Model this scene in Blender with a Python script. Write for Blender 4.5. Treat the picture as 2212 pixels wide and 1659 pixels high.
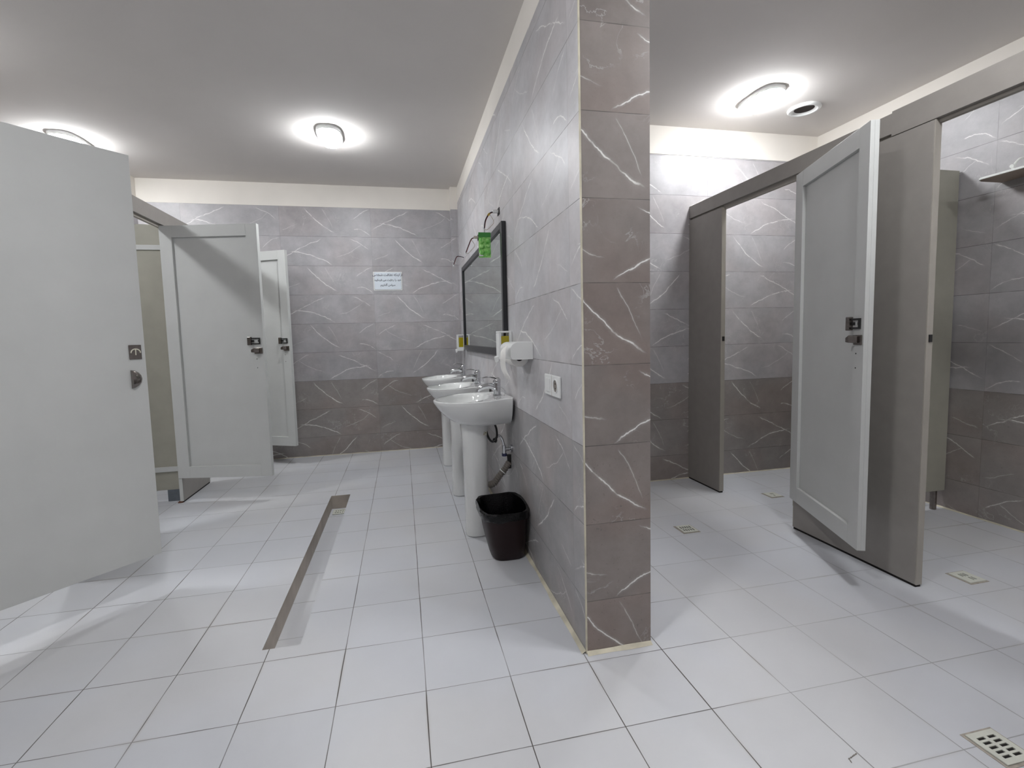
import bpy, bmesh, math, random
from math import sin, cos, pi, radians
from mathutils import Vector, Matrix, noise as mnoise

for o in list(bpy.data.objects):
    bpy.data.objects.remove(o)
scn = bpy.context.scene
COL = scn.collection
random.seed(7)

# ------------------------------------------------------------------ camera, world, exposure
camd = bpy.data.cameras.new('camera')
cam = bpy.data.objects.new('camera', camd)
COL.objects.link(cam)
R0, R1, R2 = (0.978391, -0.205088, -0.026282), (-0.041534, -0.070419, -0.996652), (0.202551, 0.976207, -0.077416)
cam.matrix_world = Matrix(((R0[0], -R1[0], -R2[0], -0.032397),
                           (R0[1], -R1[1], -R2[1], -1.577673),
                           (R0[2], -R1[2], -R2[2], 1.218847), (0, 0, 0, 1)))
camd.sensor_width = 36.0
camd.lens = 1020.5946 / 2212 * 36.0
camd.shift_x = (1106 - 1082.223) / 2212
camd.shift_y = (806.838 - 829.5) / 2212
camd.clip_start = 0.02
scn.camera = cam

world = bpy.data.worlds.new('world')
scn.world = world
world.use_nodes = True
world.node_tree.nodes['Background'].inputs[0].default_value = (0.5, 0.5, 0.52, 1)
world.node_tree.nodes['Background'].inputs[1].default_value = 0.1

vs = scn.view_settings
vs.view_transform = 'Standard'
vs.look = 'None'
vs.gamma = 1.0
vs.use_curve_mapping = False
vs.exposure = 2.2
LAMP = 27.0          # radiance of the ceiling lamps' diffusers

# ------------------------------------------------------------------ node helper
class NT:
    def __init__(s, name):
        s.mat = bpy.data.materials.new(name)
        s.mat.use_nodes = True
        s.t = s.mat.node_tree
        s.b = s.t.nodes['Principled BSDF']
    def n(s, typ, **kw):
        nd = s.t.nodes.new(typ)
        for k, v in kw.items():
            setattr(nd, k, v)
        return nd
    def put(s, sock, v):
        if v is None:
            return
        if isinstance(v, bpy.types.NodeSocket):
            s.t.links.new(v, sock)
        else:
            sock.default_value = v
    def m(s, op, a, b=None, c=None, clamp=False):
        nd = s.n('ShaderNodeMath', operation=op, use_clamp=clamp)
        s.put(nd.inputs[0], a); s.put(nd.inputs[1], b); s.put(nd.inputs[2], c)
        return nd.outputs[0]
    def sm(s, v, a, b, x=0.0, y=1.0, kind='SMOOTHSTEP'):
        nd = s.n('ShaderNodeMapRange', interpolation_type=kind)
        for i, w in enumerate((v, a, b, x, y)):
            s.put(nd.inputs[i], w)
        return nd.outputs[0]
    def pos(s):
        return s.n('ShaderNodeTexCoord').outputs['Object']
    def sep(s, v):
        nd = s.n('ShaderNodeSeparateXYZ'); s.put(nd.inputs[0], v)
        return nd.outputs
    def comb(s, x, y, z=0.0):
        nd = s.n('ShaderNodeCombineXYZ')
        s.put(nd.inputs[0], x); s.put(nd.inputs[1], y); s.put(nd.inputs[2], z)
        return nd.outputs[0]
    def noise(s, vec, scale, detail=3, rough=0.5, dist=0.0):
        nd = s.n('ShaderNodeTexNoise')
        s.put(nd.inputs['Vector'], vec)
        nd.inputs['Scale'].default_value = scale
        nd.inputs['Detail'].default_value = detail
        nd.inputs['Roughness'].default_value = rough
        nd.inputs['Distortion'].default_value = dist
        return nd.outputs['Fac']
    def white(s, vec):
        nd = s.n('ShaderNodeTexWhiteNoise', noise_dimensions='3D')
        s.put(nd.inputs[0], vec)
        return nd.outputs['Value']
    def mix(s, f, a, b, kind='MIX'):
        nd = s.n('ShaderNodeMix', data_type='RGBA', blend_type=kind)
        s.put(nd.inputs[0], f)
        for i, v in ((6, a), (7, b)):
            if isinstance(v, tuple) and len(v) == 3:
                v = v + (1.0,)
            s.put(nd.inputs[i], v)
        return nd.outputs[2]
    def bump(s, h, strength=0.1, dist=0.01):
        nd = s.n('ShaderNodeBump')
        nd.inputs['Strength'].default_value = strength
        nd.inputs['Distance'].default_value = dist
        s.put(nd.inputs['Height'], h)
        s.put(s.b.inputs['Normal'], nd.outputs[0])
    def fin(s, col=None, rough=0.5, metal=0.0, spec=None):
        if isinstance(col, tuple) and len(col) == 3:
            col = col + (1.0,)
        s.put(s.b.inputs['Base Color'], col)
        s.put(s.b.inputs['Roughness'], rough)
        s.b.inputs['Metallic'].default_value = metal
        if spec is not None:
            s.b.inputs['Specular IOR Level'].default_value = spec
        return s.mat

def plain(name, col, rough=0.5, metal=0.0, var=0.06, scale=8.0, coat=0.0, bump=0.0):
    """a solid colour with a little procedural unevenness"""
    N = NT(name)
    f = N.noise(N.pos(), scale, 3)
    k = N.sm(f, 0.25, 0.75, 1 - var, 1 + var, 'LINEAR')
    g = N.mix(1.0, tuple(col) + (1.0,), N.comb(k, k, k), 'MULTIPLY')
    if bump:
        N.bump(N.noise(N.pos(), scale * 12, 2), bump, 0.002)
    if coat:
        N.b.inputs['Coat Weight'].default_value = coat
        N.b.inputs['Coat Roughness'].default_value = 0.06
    return N.fin(g, rough, metal)

PRINTS = [
    [(.44, .02, .93, .48, .12, .011, .9), (.55, .92, 1.0, .23, .04, .009, .8), (.03, .55, .25, .93, .05, .008, .7), (.10, .78, .42, .30, -.08, .007, .45)],
    [(.26, .98, .60, .12, -.10, .011, .9), (.80, .62, .995, .97, .03, .008, .7), (.80, .25, 1.0, .03, .08, .009, .8), (.46, .95, .58, .25, .05, .007, .4), (.02, .20, .20, .42, .0, .007, .4)],
]
def marble(name, axis, u0, light=(0.41, 0.40, 0.412), dark=(0.285, 0.262, 0.252), split=0.805, warm=0.0, seed=0.0, zoff=0.205):
    """printed grey marble tiles 0.9 x 0.3 m: every tile its own veins, thin dark joints"""
    N = NT(name)
    p = N.pos()
    x, y, z = N.sep(p)
    u = x if axis == 'x' else y
    U = N.m('DIVIDE', N.m('SUBTRACT', u, u0), 0.9)
    V = N.m('DIVIDE', N.m('SUBTRACT', z, zoff), 0.3)
    cu, cv = N.m('FLOOR', U), N.m('FLOOR', V)
    fu, fv = N.m('SUBTRACT', U, cu), N.m('SUBTRACT', V, cv)
    h1 = N.white(N.comb(cu, cv, 1.3 + seed))
    h3 = N.white(N.comb(cu, cv, 5.9 + seed))
    # neighbouring rows alternate between the two prints
    par = N.m('MODULO', N.m('ADD', N.m('ADD', cv, cu), 20.0), 2.0)
    flip = N.m('GREATER_THAN', h1, 0.62)
    fu2 = N.m('ADD', N.m('MULTIPLY', fu, N.m('SUBTRACT', 1.0, flip)), N.m('MULTIPLY', N.m('SUBTRACT', 1.0, fu), flip))
    wob = N.m('SUBTRACT', N.noise(N.comb(u, z, seed), 9.0, 4, 0.6), 0.5)
    q = N.m('ADD', fv, N.m('MULTIPLY', wob, 0.16))
    tot = None
    for k, pr in enumerate(PRINTS):
        acc = None
        for (p1, q1, p2, q2, cvt, w, st) in pr:
            t = N.m('DIVIDE', N.m('SUBTRACT', fu2, p1), p2 - p1)
            bend = N.m('MULTIPLY', N.m('MULTIPLY', t, N.m('SUBTRACT', 1.0, t)), cvt * 4)
            line = N.m('ADD', N.m('MULTIPLY_ADD', t, q2 - q1, q1), bend)
            sl = (q2 - q1) * .3 / ((p2 - p1) * .9)
            d = N.m('MULTIPLY', N.m('ABSOLUTE', N.m('SUBTRACT', q, line)), .3 / math.sqrt(1 + sl * sl))
            core = N.sm(d, w * 0.10, w * 0.36, 1.0, 0.0)
            halo = N.sm(d, 0.0, w * 1.3, 0.14, 0.0)
            ends = N.m('MULTIPLY', N.sm(t, 0.0, 0.12), N.sm(t, 0.8, 1.0, 1.0, 0.0))
            e = N.m('MULTIPLY', N.m('MULTIPLY', N.m('ADD', core, halo), ends), st)
            acc = e if acc is None else N.m('MAXIMUM', acc, e)
        sel = par if k else N.m('SUBTRACT', 1.0, par)
        acc = N.m('MULTIPLY', acc, sel)
        tot = acc if tot is None else N.m('ADD', tot, acc)
    brk = N.sm(N.noise(N.comb(u, z, 3.0 + seed), 14.0, 2), 0.34, 0.5, 0.35, 1.0)
    vein = N.m('MULTIPLY', tot, brk)
    # fine hairlines everywhere
    off = N.comb(N.m('MULTIPLY_ADD', h1, 7.0, u), z, N.m('MULTIPLY', h3, 9.0))
    r1 = N.m('ABSOLUTE', N.m('SUBTRACT', N.noise(off, 5.0, 5, 0.62, 0.6), 0.5))
    fine = N.m('MULTIPLY', N.sm(r1, 0.0, 0.012, 0.5, 0.0), N.sm(N.noise(off, 4.0, 2), 0.52, 0.68))
    # mottling
    mot = N.sm(N.noise(off, 5.5, 6, 0.62), 0.3, 0.7, 0.86, 1.13, 'LINEAR')
    cloud = N.sm(N.noise(off, 18.0, 5, 0.7), 0.35, 0.75, 0.97, 1.07, 'LINEAR')
    lower = N.m('LESS_THAN', z, split)
    tile_v = N.sm(h3, 0.0, 1.0, 0.95, 1.05, 'LINEAR')
    k = N.m('MULTIPLY', N.m('MULTIPLY', mot, cloud), tile_v)
    base = N.mix(lower, light, dark)
    tint = N.sm(N.noise(off, 2.3, 2), 0.4, 0.65, 0.0, 1.0)
    base = N.mix(N.m('MULTIPLY', tint, 0.5 if not warm else warm), base, N.mix(lower, (light[0] * 0.97, light[1] * 0.9, light[2] * 0.87), (dark[0] * 1.05, dark[1] * 0.93, dark[2] * 0.88)))
    base = N.mix(1.0, base, N.comb(k, k, k), 'MULTIPLY')
    spk = N.m('MULTIPLY', N.sm(N.noise(p, 95.0, 2), 0.66, 0.74, 0.0, 0.35), N.m('MULTIPLY_ADD', lower, 0.75, 0.25))
    base = N.mix(spk, base, (0.09, 0.085, 0.08))
    base = N.mix(fine, base, (0.58, 0.57, 0.56))
    base = N.mix(N.m('MULTIPLY', vein, 1.0, clamp=True), base, (0.80, 0.79, 0.77))
    # joints
    jv = N.m('MULTIPLY', N.m('MINIMUM', fv, N.m('SUBTRACT', 1.0, fv)), 0.3)
    ju = N.m('MULTIPLY', N.m('MINIMUM', fu, N.m('SUBTRACT', 1.0, fu)), 0.9)
    jn = N.sm(N.noise(p, 12.0, 2), 0.3, 0.6, 0.35, 1.0)
    j = N.m('MULTIPLY', N.m('MAXIMUM', N.sm(jv, 0.0008, 0.0019, 0.85, 0.0), N.sm(ju, 0.0006, 0.0014, 0.5, 0.0)), jn)
    base = N.mix(j, base, (0.085, 0.075, 0.07))
    N.bump(N.m('SUBTRACT', 1.0, j), 0.25, 0.002)
    return N.fin(base, 0.42)

def floor_mat(name, xj=True):
    N = NT(name)
    p = N.pos()
    x, y, z = N.sep(p)
    wx = N.m('MULTIPLY', N.m('SUBTRACT', N.noise(p, 2.2, 2), 0.5), 0.006)
    wy = N.m('MULTIPLY', N.m('SUBTRACT', N.noise(N.comb(y, x, 4.0), 2.2, 2), 0.5), 0.006)
    U = N.m('DIVIDE', N.m('ADD', x, wx), 0.3)
    V = N.m('DIVIDE', N.m('ADD', y, wy), 0.3)
    cu, cv = N.m('FLOOR', U), N.m('FLOOR', V)
    fu, fv = N.m('SUBTRACT', U, cu), N.m('SUBTRACT', V, cv)
    h = N.white(N.comb(cu, cv, 2.0))
    du = N.m('MULTIPLY', N.m('MINIMUM', fu, N.m('SUBTRACT', 1.0, fu)), 0.3)
    dv = N.m('MULTIPLY', N.m('MINIMUM', fv, N.m('SUBTRACT', 1.0, fv)), 0.3)
    jn = N.noise(p, 3.2, 3)
    wu = N.sm(jn, 0.35, 0.65, 0.0013, 0.0027, 'LINEAR')
    ju = N.m('SUBTRACT', 1.0, N.m('DIVIDE', du, wu), clamp=True)
    jv = N.m('SUBTRACT', 1.0, N.m('DIVIDE', dv, N.m('MULTIPLY', wu, 0.85)), clamp=True)
    ju = N.sm(ju, 0.0, 0.45) if xj else N.m('MULTIPLY', ju, 0.0)
    jv = N.sm(jv, 0.0, 0.45)
    far = N.sm(x, 0.95, 1.4, 1.0, 0.5)            # joints in the right-hand room are filled paler
    jj = N.m('MULTIPLY', N.m('MAXIMUM', ju, N.m('MULTIPLY', jv, 0.9)), N.m('MULTIPLY', N.sm(N.noise(p, 1.7, 3), 0.3, 0.6, 0.5, 1.0), far))
    k = N.m('MULTIPLY', N.sm(h, 0.0, 1.0, 0.975, 1.02, 'LINEAR'), N.sm(N.noise(p, 3.0, 5, 0.6), 0.3, 0.7, 0.965, 1.03, 'LINEAR'))
    base = N.mix(N.sm(N.noise(p, 1.1, 3), 0.4, 0.62), (0.60, 0.615, 0.65), (0.605, 0.61, 0.625))
    base = N.mix(1.0, base, N.comb(k, k, k), 'MULTIPLY')
    # dirt beside the joints and scattered specks
    near = N.m('MAXIMUM', N.sm(du, 0.0, 0.012, 1.0 if xj else 0.0, 0.0), N.sm(dv, 0.0, 0.012, 1.0, 0.0))
    base = N.mix(N.m('MULTIPLY', near, N.sm(N.noise(p, 2.7, 3), 0.5, 0.72, 0.0, 0.3)), base, (0.36, 0.32, 0.27))
    sp = N.n('ShaderNodeTexVoronoi', feature='F1')
    N.put(sp.inputs['Vector'], p); sp.inputs['Scale'].default_value = 4.0
    spot = N.m('MULTIPLY', N.sm(sp.outputs['Distance'], 0.012, 0.02, 0.75, 0.0), N.m('GREATER_THAN', N.white(sp.outputs['Color']), 0.55))
    base = N.mix(spot, base, (0.12, 0.11, 0.10))
    base = N.mix(jj, base, (0.07, 0.06, 0.052))
    N.bump(N.m('SUBTRACT', 1.0, N.m('MAXIMUM', ju, jv)), 0.35, 0.002)
    rough = N.sm(N.noise(p, 6.0, 3), 0.3, 0.7, 0.36, 0.48, 'LINEAR')
    return N.fin(base, rough)

M = {}
M['floor'] = floor_mat('floor_tiles')
M['chanfloor'] = floor_mat('channel_tiles', False)
M['backL'] = marble('marble_back', 'x', -1.204, seed=0.0)
M['backR'] = marble('marble_back_right', 'x', 2.43, seed=4.0)
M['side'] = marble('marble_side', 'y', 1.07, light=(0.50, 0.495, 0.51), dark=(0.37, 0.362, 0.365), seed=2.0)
M['right'] = marble('marble_right', 'y', 0.65, seed=9.0)
M['pillar_shaded'] = marble('marble_pillar_shaded', 'x', 0.33, light=(0.245, 0.215, 0.202), dark=(0.255, 0.222, 0.208), warm=0.8, seed=6.0)  # same tile as the side, darkened to paint in the end face's shade
M['plaster'] = plain('ceiling_plaster', (0.745, 0.71, 0.68), 0.9, var=0.035, scale=1.5, bump=0.05)
M['cream'] = plain('cream_plaster', (0.84, 0.80, 0.74), 0.85, var=0.035, scale=3.0, bump=0.06)
M['door'] = plain('painted_door_grey', (0.575, 0.585, 0.57), 0.45, var=0.03, scale=6.0, bump=0.05)
M['panel'] = plain('laminate_panel_taupe', (0.31, 0.29, 0.268), 0.42, var=0.05, scale=14.0, bump=0.04)
M['panel2'] = plain('laminate_panel_olive', (0.37, 0.36, 0.30), 0.45, var=0.06, scale=10.0, bump=0.04)
M['edge'] = plain('panel_edge_band', (0.36, 0.335, 0.295), 0.5)
M['ceramic'] = plain('white_ceramic', (0.80, 0.81, 0.80), 0.08, var=0.01, scale=3.0, coat=0.5)
M['chrome'] = plain('chrome', (0.62, 0.63, 0.65), 0.12, 1.0, var=0.05)
M['steel'] = plain('worn_nickel', (0.25, 0.225, 0.21), 0.22, 1.0, var=0.2, scale=60)
M['plastic'] = plain('white_plastic', (0.82, 0.83, 0.82), 0.3, var=0.01)
M['paper'] = plain('tissue_paper', (0.85, 0.84, 0.81), 0.9, var=0.03, scale=30, bump=0.2)
M['card'] = plain('paper_sign', (0.70, 0.76, 0.82), 0.5, var=0.02)
M['ink'] = plain('sign_ink', (0.05, 0.06, 0.08), 0.7)
M['black'] = plain('black_frame', (0.018, 0.019, 0.022), 0.3, var=0.1)
M['bag'] = plain('black_bin_bag', (0.0025, 0.0025, 0.003), 0.13, var=0.2, scale=14, bump=0.9)
M['bag'].node_tree.nodes['Principled BSDF'].inputs['Specular IOR Level'].default_value = 0.28
M['bin'] = plain('maroon_plastic', (0.016, 0.005, 0.0055), 0.42, var=0.1)
M['bin'].node_tree.nodes['Principled BSDF'].inputs['Specular IOR Level'].default_value = 0.3
M['rubber'] = plain('black_rubber', (0.012, 0.012, 0.012), 0.5)
M['hose'] = plain('grey_corrugated_hose', (0.20, 0.18, 0.16), 0.5, var=0.1)
M['grate'] = plain('cream_drain_plastic', (0.66, 0.67, 0.60), 0.45, var=0.06, scale=30)
M['caulk'] = plain('cream_caulk', (0.62, 0.58, 0.46), 0.8, var=0.25, scale=12)
M['grout'] = plain('brown_grey_grout', (0.40, 0.36, 0.31), 0.8, var=0.25, scale=40)
M['dark'] = plain('dark_void', (0.012, 0.010, 0.009), 0.9)
M['ventdark'] = plain('vent_duct', (0.035, 0.025, 0.022), 0.8)
M['chan'] = plain('channel_side', (0.50, 0.45, 0.40), 0.7, var=0.22, scale=7)
M['rot'] = plain('swollen_brown_edge', (0.12, 0.045, 0.02), 0.8, var=0.4, scale=40)
M['shelf'] = plain('white_shelf', (0.84, 0.86, 0.83), 0.35, var=0.01)
M['shelfbot'] = plain('brown_shelf_underside', (0.34, 0.27, 0.22), 0.6, var=0.1)
M['footblock'] = plain('blue_grey_foot', (0.13, 0.15, 0.17), 0.5, var=0.15, scale=30)
M['wirered'] = plain('red_wire', (0.25, 0.03, 0.02), 0.4)
M['wireblue'] = plain('dark_blue_wire', (0.03, 0.035, 0.09), 0.4)
M['wiretan'] = plain('tan_wire', (0.42, 0.33, 0.22), 0.5)
M['tape'] = plain('yellow_tape', (0.62, 0.42, 0.05), 0.4)
M['sticker'] = plain('cream_label', (0.62, 0.60, 0.50), 0.5, var=0.15, scale=80)
M['stickerink'] = plain('label_ink', (0.20, 0.15, 0.08), 0.6)
N = NT('mirror_glass'); M['mirror'] = N.fin((0.60, 0.655, 0.625), 0.015, 1.0)
N = NT('green_blister')
gf = N.noise(N.pos(), 45.0, 2)
M['green'] = N.fin(N.mix(N.sm(gf, 0.4, 0.6), (0.17, 0.55, 0.10), (0.36, 0.72, 0.22)), 0.12)
M['greendk'] = plain('dark_green_card', (0.05, 0.27, 0.05), 0.3)
N = NT('yellow_soap'); N.b.inputs['Coat Weight'].default_value = 0.4
M['soap'] = N.fin((0.40, 0.33, 0.01), 0.2)
def emit(name, col, st):
    N = NT(name)
    N.b.inputs['Emission Color'].default_value = col + (1.0,)
    N.b.inputs['Emission Strength'].default_value = st
    return N.fin((0.9, 0.9, 0.9), 0.5)
M['lamp'] = emit('lit_diffuser', (0.955, 0.975, 1.0), LAMP)
M['lamp_bright'] = emit('lit_diffuser_bright', (0.97, 0.98, 1.0), LAMP * 1.25)
M['lamp_added'] = emit('added_lamp_diffuser', (0.97, 0.98, 1.0), LAMP * 0.85)

# ------------------------------------------------------------------ mesh helpers
def box(bm, x0, y0, z0, x1, y1, z1, mi=0):
    vs_ = [bm.verts.new(v) for v in ((x0, y0, z0), (x1, y0, z0), (x1, y1, z0), (x0, y1, z0), (x0, y0, z1), (x1, y0, z1), (x1, y1, z1), (x0, y1, z1))]
    for f in ((3, 2, 1, 0), (4, 5, 6, 7), (0, 1, 5, 4), (1, 2, 6, 5), (2, 3, 7, 6), (3, 0, 4, 7)):
        fc = bm.faces.new([vs_[i] for i in f]); fc.material_index = mi
def loft(bm, rings, cap0=True, cap1=True, mi=0, closed=True):
    R = [[bm.verts.new(p) for p in r] for r in rings]
    n = len(R[0])
    for a, b in zip(R, R[1:]):
        for i in range(n if closed else n - 1):
            j = (i + 1) % n
            f = bm.faces.new((a[i], a[j], b[j], b[i])); f.material_index = mi
    if cap0:
        f = bm.faces.new(R[0][::-1]); f.material_index = mi
    if cap1:
        f = bm.faces.new(R[-1]); f.material_index = mi
def tube(bm, pts, r, seg=10, mi=0, cap=True):
    pts = [Vector(p) for p in pts]
    rs = r if isinstance(r, (list, tuple)) else [r] * len(pts)
    rings = []
    t0 = (pts[1] - pts[0]).normalized()
    up = Vector((0, 0, 1)) if abs(t0.z) < 0.9 else Vector((1, 0, 0))
    nrm = t0.cross(up).normalized()
    for i, p in enumerate(pts):
        if i == 0: t = pts[1] - pts[0]
        elif i == len(pts) - 1: t = pts[-1] - pts[-2]
        else: t = (pts[i + 1] - pts[i]).normalized() + (pts[i] - pts[i - 1]).normalized()
        t.normalize()
        nrm = (nrm - t * nrm.dot(t)).normalized()
        b = t.cross(nrm)
        rings.append([p + (nrm * cos(a) + b * sin(a)) * rs[i] for a in [2 * pi * k / seg for k in range(seg)]])
    loft(bm, rings, cap, cap, mi)
def smoothpath(pts, n=6):
    pts = [Vector(p) for p in pts]
    P = [pts[0] * 2 - pts[1]] + pts + [pts[-1] * 2 - pts[-2]]
    out = []
    for i in range(1, len(P) - 2):
        for k in range(n):
            t = k / n
            a, b, c, d = P[i - 1], P[i], P[i + 1], P[i + 2]
            out.append(0.5 * ((2 * b) + (c - a) * t + (2 * a - 5 * b + 4 * c - d) * t * t + (3 * b - a - 3 * c + d) * t ** 3))
    out.append(pts[-1])
    return out
def superring(cx, cy, z, a, b, e=4.0, n=40):
    r = []
    for k in range(n):
        t = 2 * pi * k / n
        c, s = cos(t), sin(t)
        r.append((cx + a * math.copysign(abs(c) ** (2 / e), c), cy + b * math.copysign(abs(s) ** (2 / e), s), z))
    return r
def obj(name, bm, mats, parent=None, smooth=False, bevel=0.0, bseg=2, label=None):
    bmesh.ops.recalc_face_normals(bm, faces=bm.faces)
    me = bpy.data.meshes.new(name)
    bm.to_mesh(me); bm.free()
    for m_ in (mats if isinstance(mats, (list, tuple)) else [mats]):
        me.materials.append(m_)
    o = bpy.data.objects.new(name, me)
    COL.objects.link(o)
    if parent is not None:
        o.parent = parent
    if smooth:
        me.polygons.foreach_set('use_smooth', [True] * len(me.polygons))
        try:
            me.set_sharp_from_angle(angle=radians(38))
        except Exception:
            pass
    if bevel:
        b = o.modifiers.new('bevel', 'BEVEL')
        b.width = bevel; b.segments = bseg; b.limit_method = 'ANGLE'; b.angle_limit = radians(40)
    if label:
        o['label'] = label
    return o
def tag(o, label, cat, group=None):
    o['label'] = label; o['category'] = cat
    if group: o['group'] = group
    return o
def thing(name, label, cat, loc=(0, 0, 0), rotz=0.0, group=None):
    o = bpy.data.objects.new(name, None); COL.objects.link(o)
    o.location = loc; o.rotation_euler = (0, 0, rotz); o.empty_display_size = 0.1
    return tag(o, label, cat, group)
def struct(name, bm, mats, label=None, **kw):
    o = obj(name, bm, mats, **kw); o['kind'] = 'structure'
    if label: o['label'] = label
    return o
def dup(root, label, loc, rotz=None):
    """copy a thing with its parts and sub-parts"""
    r = root.copy(); COL.objects.link(r); r.location = loc
    if rotz is not None: r.rotation_euler = (0, 0, rotz)
    r['label'] = label
    for ch in list(root.children):
        c = ch.copy(); COL.objects.link(c); c.parent = r
        for g in list(ch.children):
            d = g.copy(); COL.objects.link(d); d.parent = c
    return r
def B(*boxes):
    bm = bmesh.new()
    for b in boxes: box(bm, *b)
    return bm

# ------------------------------------------------------------------ room shell
CZ = 2.83
XL, XR, YF = -3.35, 3.4725, -3.1
YBL, YBR = 3.69, 1.905
PX0, PX1, PY = 0.611, 0.880, 0.048
TT = 2.605
# floor with the opening of the drainage channel left out
TX0, TX1, TY0, TY1 = -0.628, -0.484, 0.376, 2.275
bm = bmesh.new()
for (a, b, c, d) in ((XL - .1, YF - .1, TX0, YBL + .1), (TX1, YF - .1, XR + .1, YBL + .1), (TX0, YF - .1, TX1, TY0), (TX0, TY1, TX1, YBL + .1)):
    v = [bm.verts.new(p) for p in ((a, b, 0), (c, b, 0), (c, d, 0), (a, d, 0))]
    bm.faces.new(v)
struct('floor', bm, M['floor'], 'pale grey square floor tiles with dark joints')
bm = B((XL - .1, YF - .1, CZ, XR + .1, YBL + .1, CZ + .08))
struct('ceiling', bm, M['plaster'], 'plastered off-white ceiling')
def wallbox(name, a, tile, top, label):
    x0, y0, x1, y1 = a
    bm = bmesh.new()
    box(bm, x0, y0, -0.12, x1, y1, top, 0)
    box(bm, x0, y0, top, x1, y1, CZ, 1)
    return struct(name, bm, [tile, M['cream']], label)
wallbox('wall_back', (XL, YBL, PX1, YBL + .1), M['backL'], TT, 'grey marble-tiled back wall of the left aisle')
wallbox('wall_back_right', (PX1, YBR, XR, YBR + .1), M['backR'], 2.62, 'grey marble-tiled back wall of the right room')
wallbox('wall_right', (XR, YF, XR + .1, YBR + .1), M['right'], 2.62, 'grey marble-tiled wall behind the right stalls')
wallbox('wall_left', (XL - .1, YF, XL, YBL + .1), M['right'], TT, 'grey marble-tiled wall behind the left stalls')
wallbox('wall_front', (XL, YF - .1, XR, YF), M['backL'], TT, 'grey marble-tiled wall behind the viewer')
# the dividing wall: two long faces and an end face whose shade is in its tile colour
bm = bmesh.new()
def quad(p, mi):
    f = bm.faces.new([bm.verts.new(q) for q in p]); f.material_index = mi
PT = 2.665
quad(((PX0, YBL, 0), (PX0, PY, 0), (PX0, PY, PT), (PX0, YBL, PT)), 0)
quad(((PX0, YBL, PT), (PX0, PY, PT), (PX0, PY, CZ), (PX0, YBL, CZ)), 1)
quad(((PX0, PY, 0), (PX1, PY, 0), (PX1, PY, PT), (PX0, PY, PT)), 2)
quad(((PX0, PY, PT), (PX1, PY, PT), (PX1, PY, CZ), (PX0, PY, CZ)), 1)
quad(((PX1, PY, 0), (PX1, YBL, 0), (PX1, YBL, PT), (PX1, PY, PT)), 3)
quad(((PX1, PY, PT), (PX1, YBL, PT), (PX1, YBL, CZ), (PX1, PY, CZ)), 1)
quad(((PX0, PY, CZ), (PX1, PY, CZ), (PX1, YBL, CZ), (PX0, YBL, CZ)), 1)
quad(((PX0, PY, 0), (PX1, PY, 0), (PX1, YBL, 0), (PX0, YBL, 0)), 1)
struct('wall_middle', bm, [M['side'], M['cream'], M['pillar_shaded'], M['right']], 'marble-tiled dividing wall between the two rooms')
# pilasters in the corners of the left back wall
bm = bmesh.new()
box(bm, 0.536, YBL - .09, 0, PX0 + .001, YBL + .01, TT - .01, 0); box(bm, 0.536, YBL - .09, TT - .01, PX0 + .001, YBL + .01, CZ + .001, 1)
struct('trim_1', bm, [M['backL'], M['cream']], 'narrow tiled pilaster in the far right corner')
bm = bmesh.new()
box(bm, XL, YBL - .1, 0, -2.475, YBL + .01, TT, 0); box(bm, XL, YBL - .1, TT, -2.475, YBL + .01, CZ + .001, 1)
struct('trim_2', bm, [M['backL'], M['cream']], 'tiled pilaster in the far left corner')
# cream caulk at the foot of the walls, corner edge strips of the dividing wall
def caulk(name, pts, label, w=0.011):
    bm = bmesh.new()
    for (x0, y0, x1, y1, nx, ny) in pts:
        L = math.hypot(x1 - x0, y1 - y0); n = max(2, int(L / 0.05))
        low, top = [], []
        for i in range(n + 1):
            t = i / n; px, py = x0 + (x1 - x0) * t, y0 + (y1 - y0) * t
            ww = w * (0.6 + 0.9 * (mnoise.noise(Vector((px * 9, py * 9, 3))) * 0.5 + 0.5))
            low.append(bm.verts.new((px + nx * ww, py + ny * ww, 0.0006)))
            top.append(bm.verts.new((px + nx * .001, py + ny * .001, ww * 0.55)))
        for i in range(n):
            bm.faces.new((low[i], low[i + 1], top[i + 1], top[i]))
    return struct(name, bm, M['caulk'], label)
caulk('baseboard_middle', [(PX0, 2.9, PX0, PY, -1, 0), (PX0, PY, PX1, PY, 0, -1)], 'cream caulk at the foot of the dividing wall', 0.016)
caulk('baseboard_back', [(-2.4, YBL, .536, YBL, 0, -1)], 'cream caulk at the foot of the left back wall')
caulk('baseboard_back_right', [(PX1, YBR, XR, YBR, 0, -1)], 'cream caulk at the foot of the right back wall')
caulk('baseboard_right', [(XR, YF, XR, YBR, -1, 0)], 'cream caulk at the foot of the right wall')
struct('trim_3', B((PX0 - .0025, PY - .0025, 0, PX0 + .0035, PY + .003, PT)), M['caulk'], 'pale corner joint of the dividing wall')
struct('trim_4', B((PX1, YBR - .004, 2.614, XR, YBR, 2.626)), M['cream'], 'thin plaster bead above the right back tiles')

# ------------------------------------------------------------------ drainage channel and its grate
bm = bmesh.new()
D = -0.105
def q4(p, mi=0):
    f = bm.faces.new([bm.verts.new(v) for v in p]); f.material_index = mi
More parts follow.
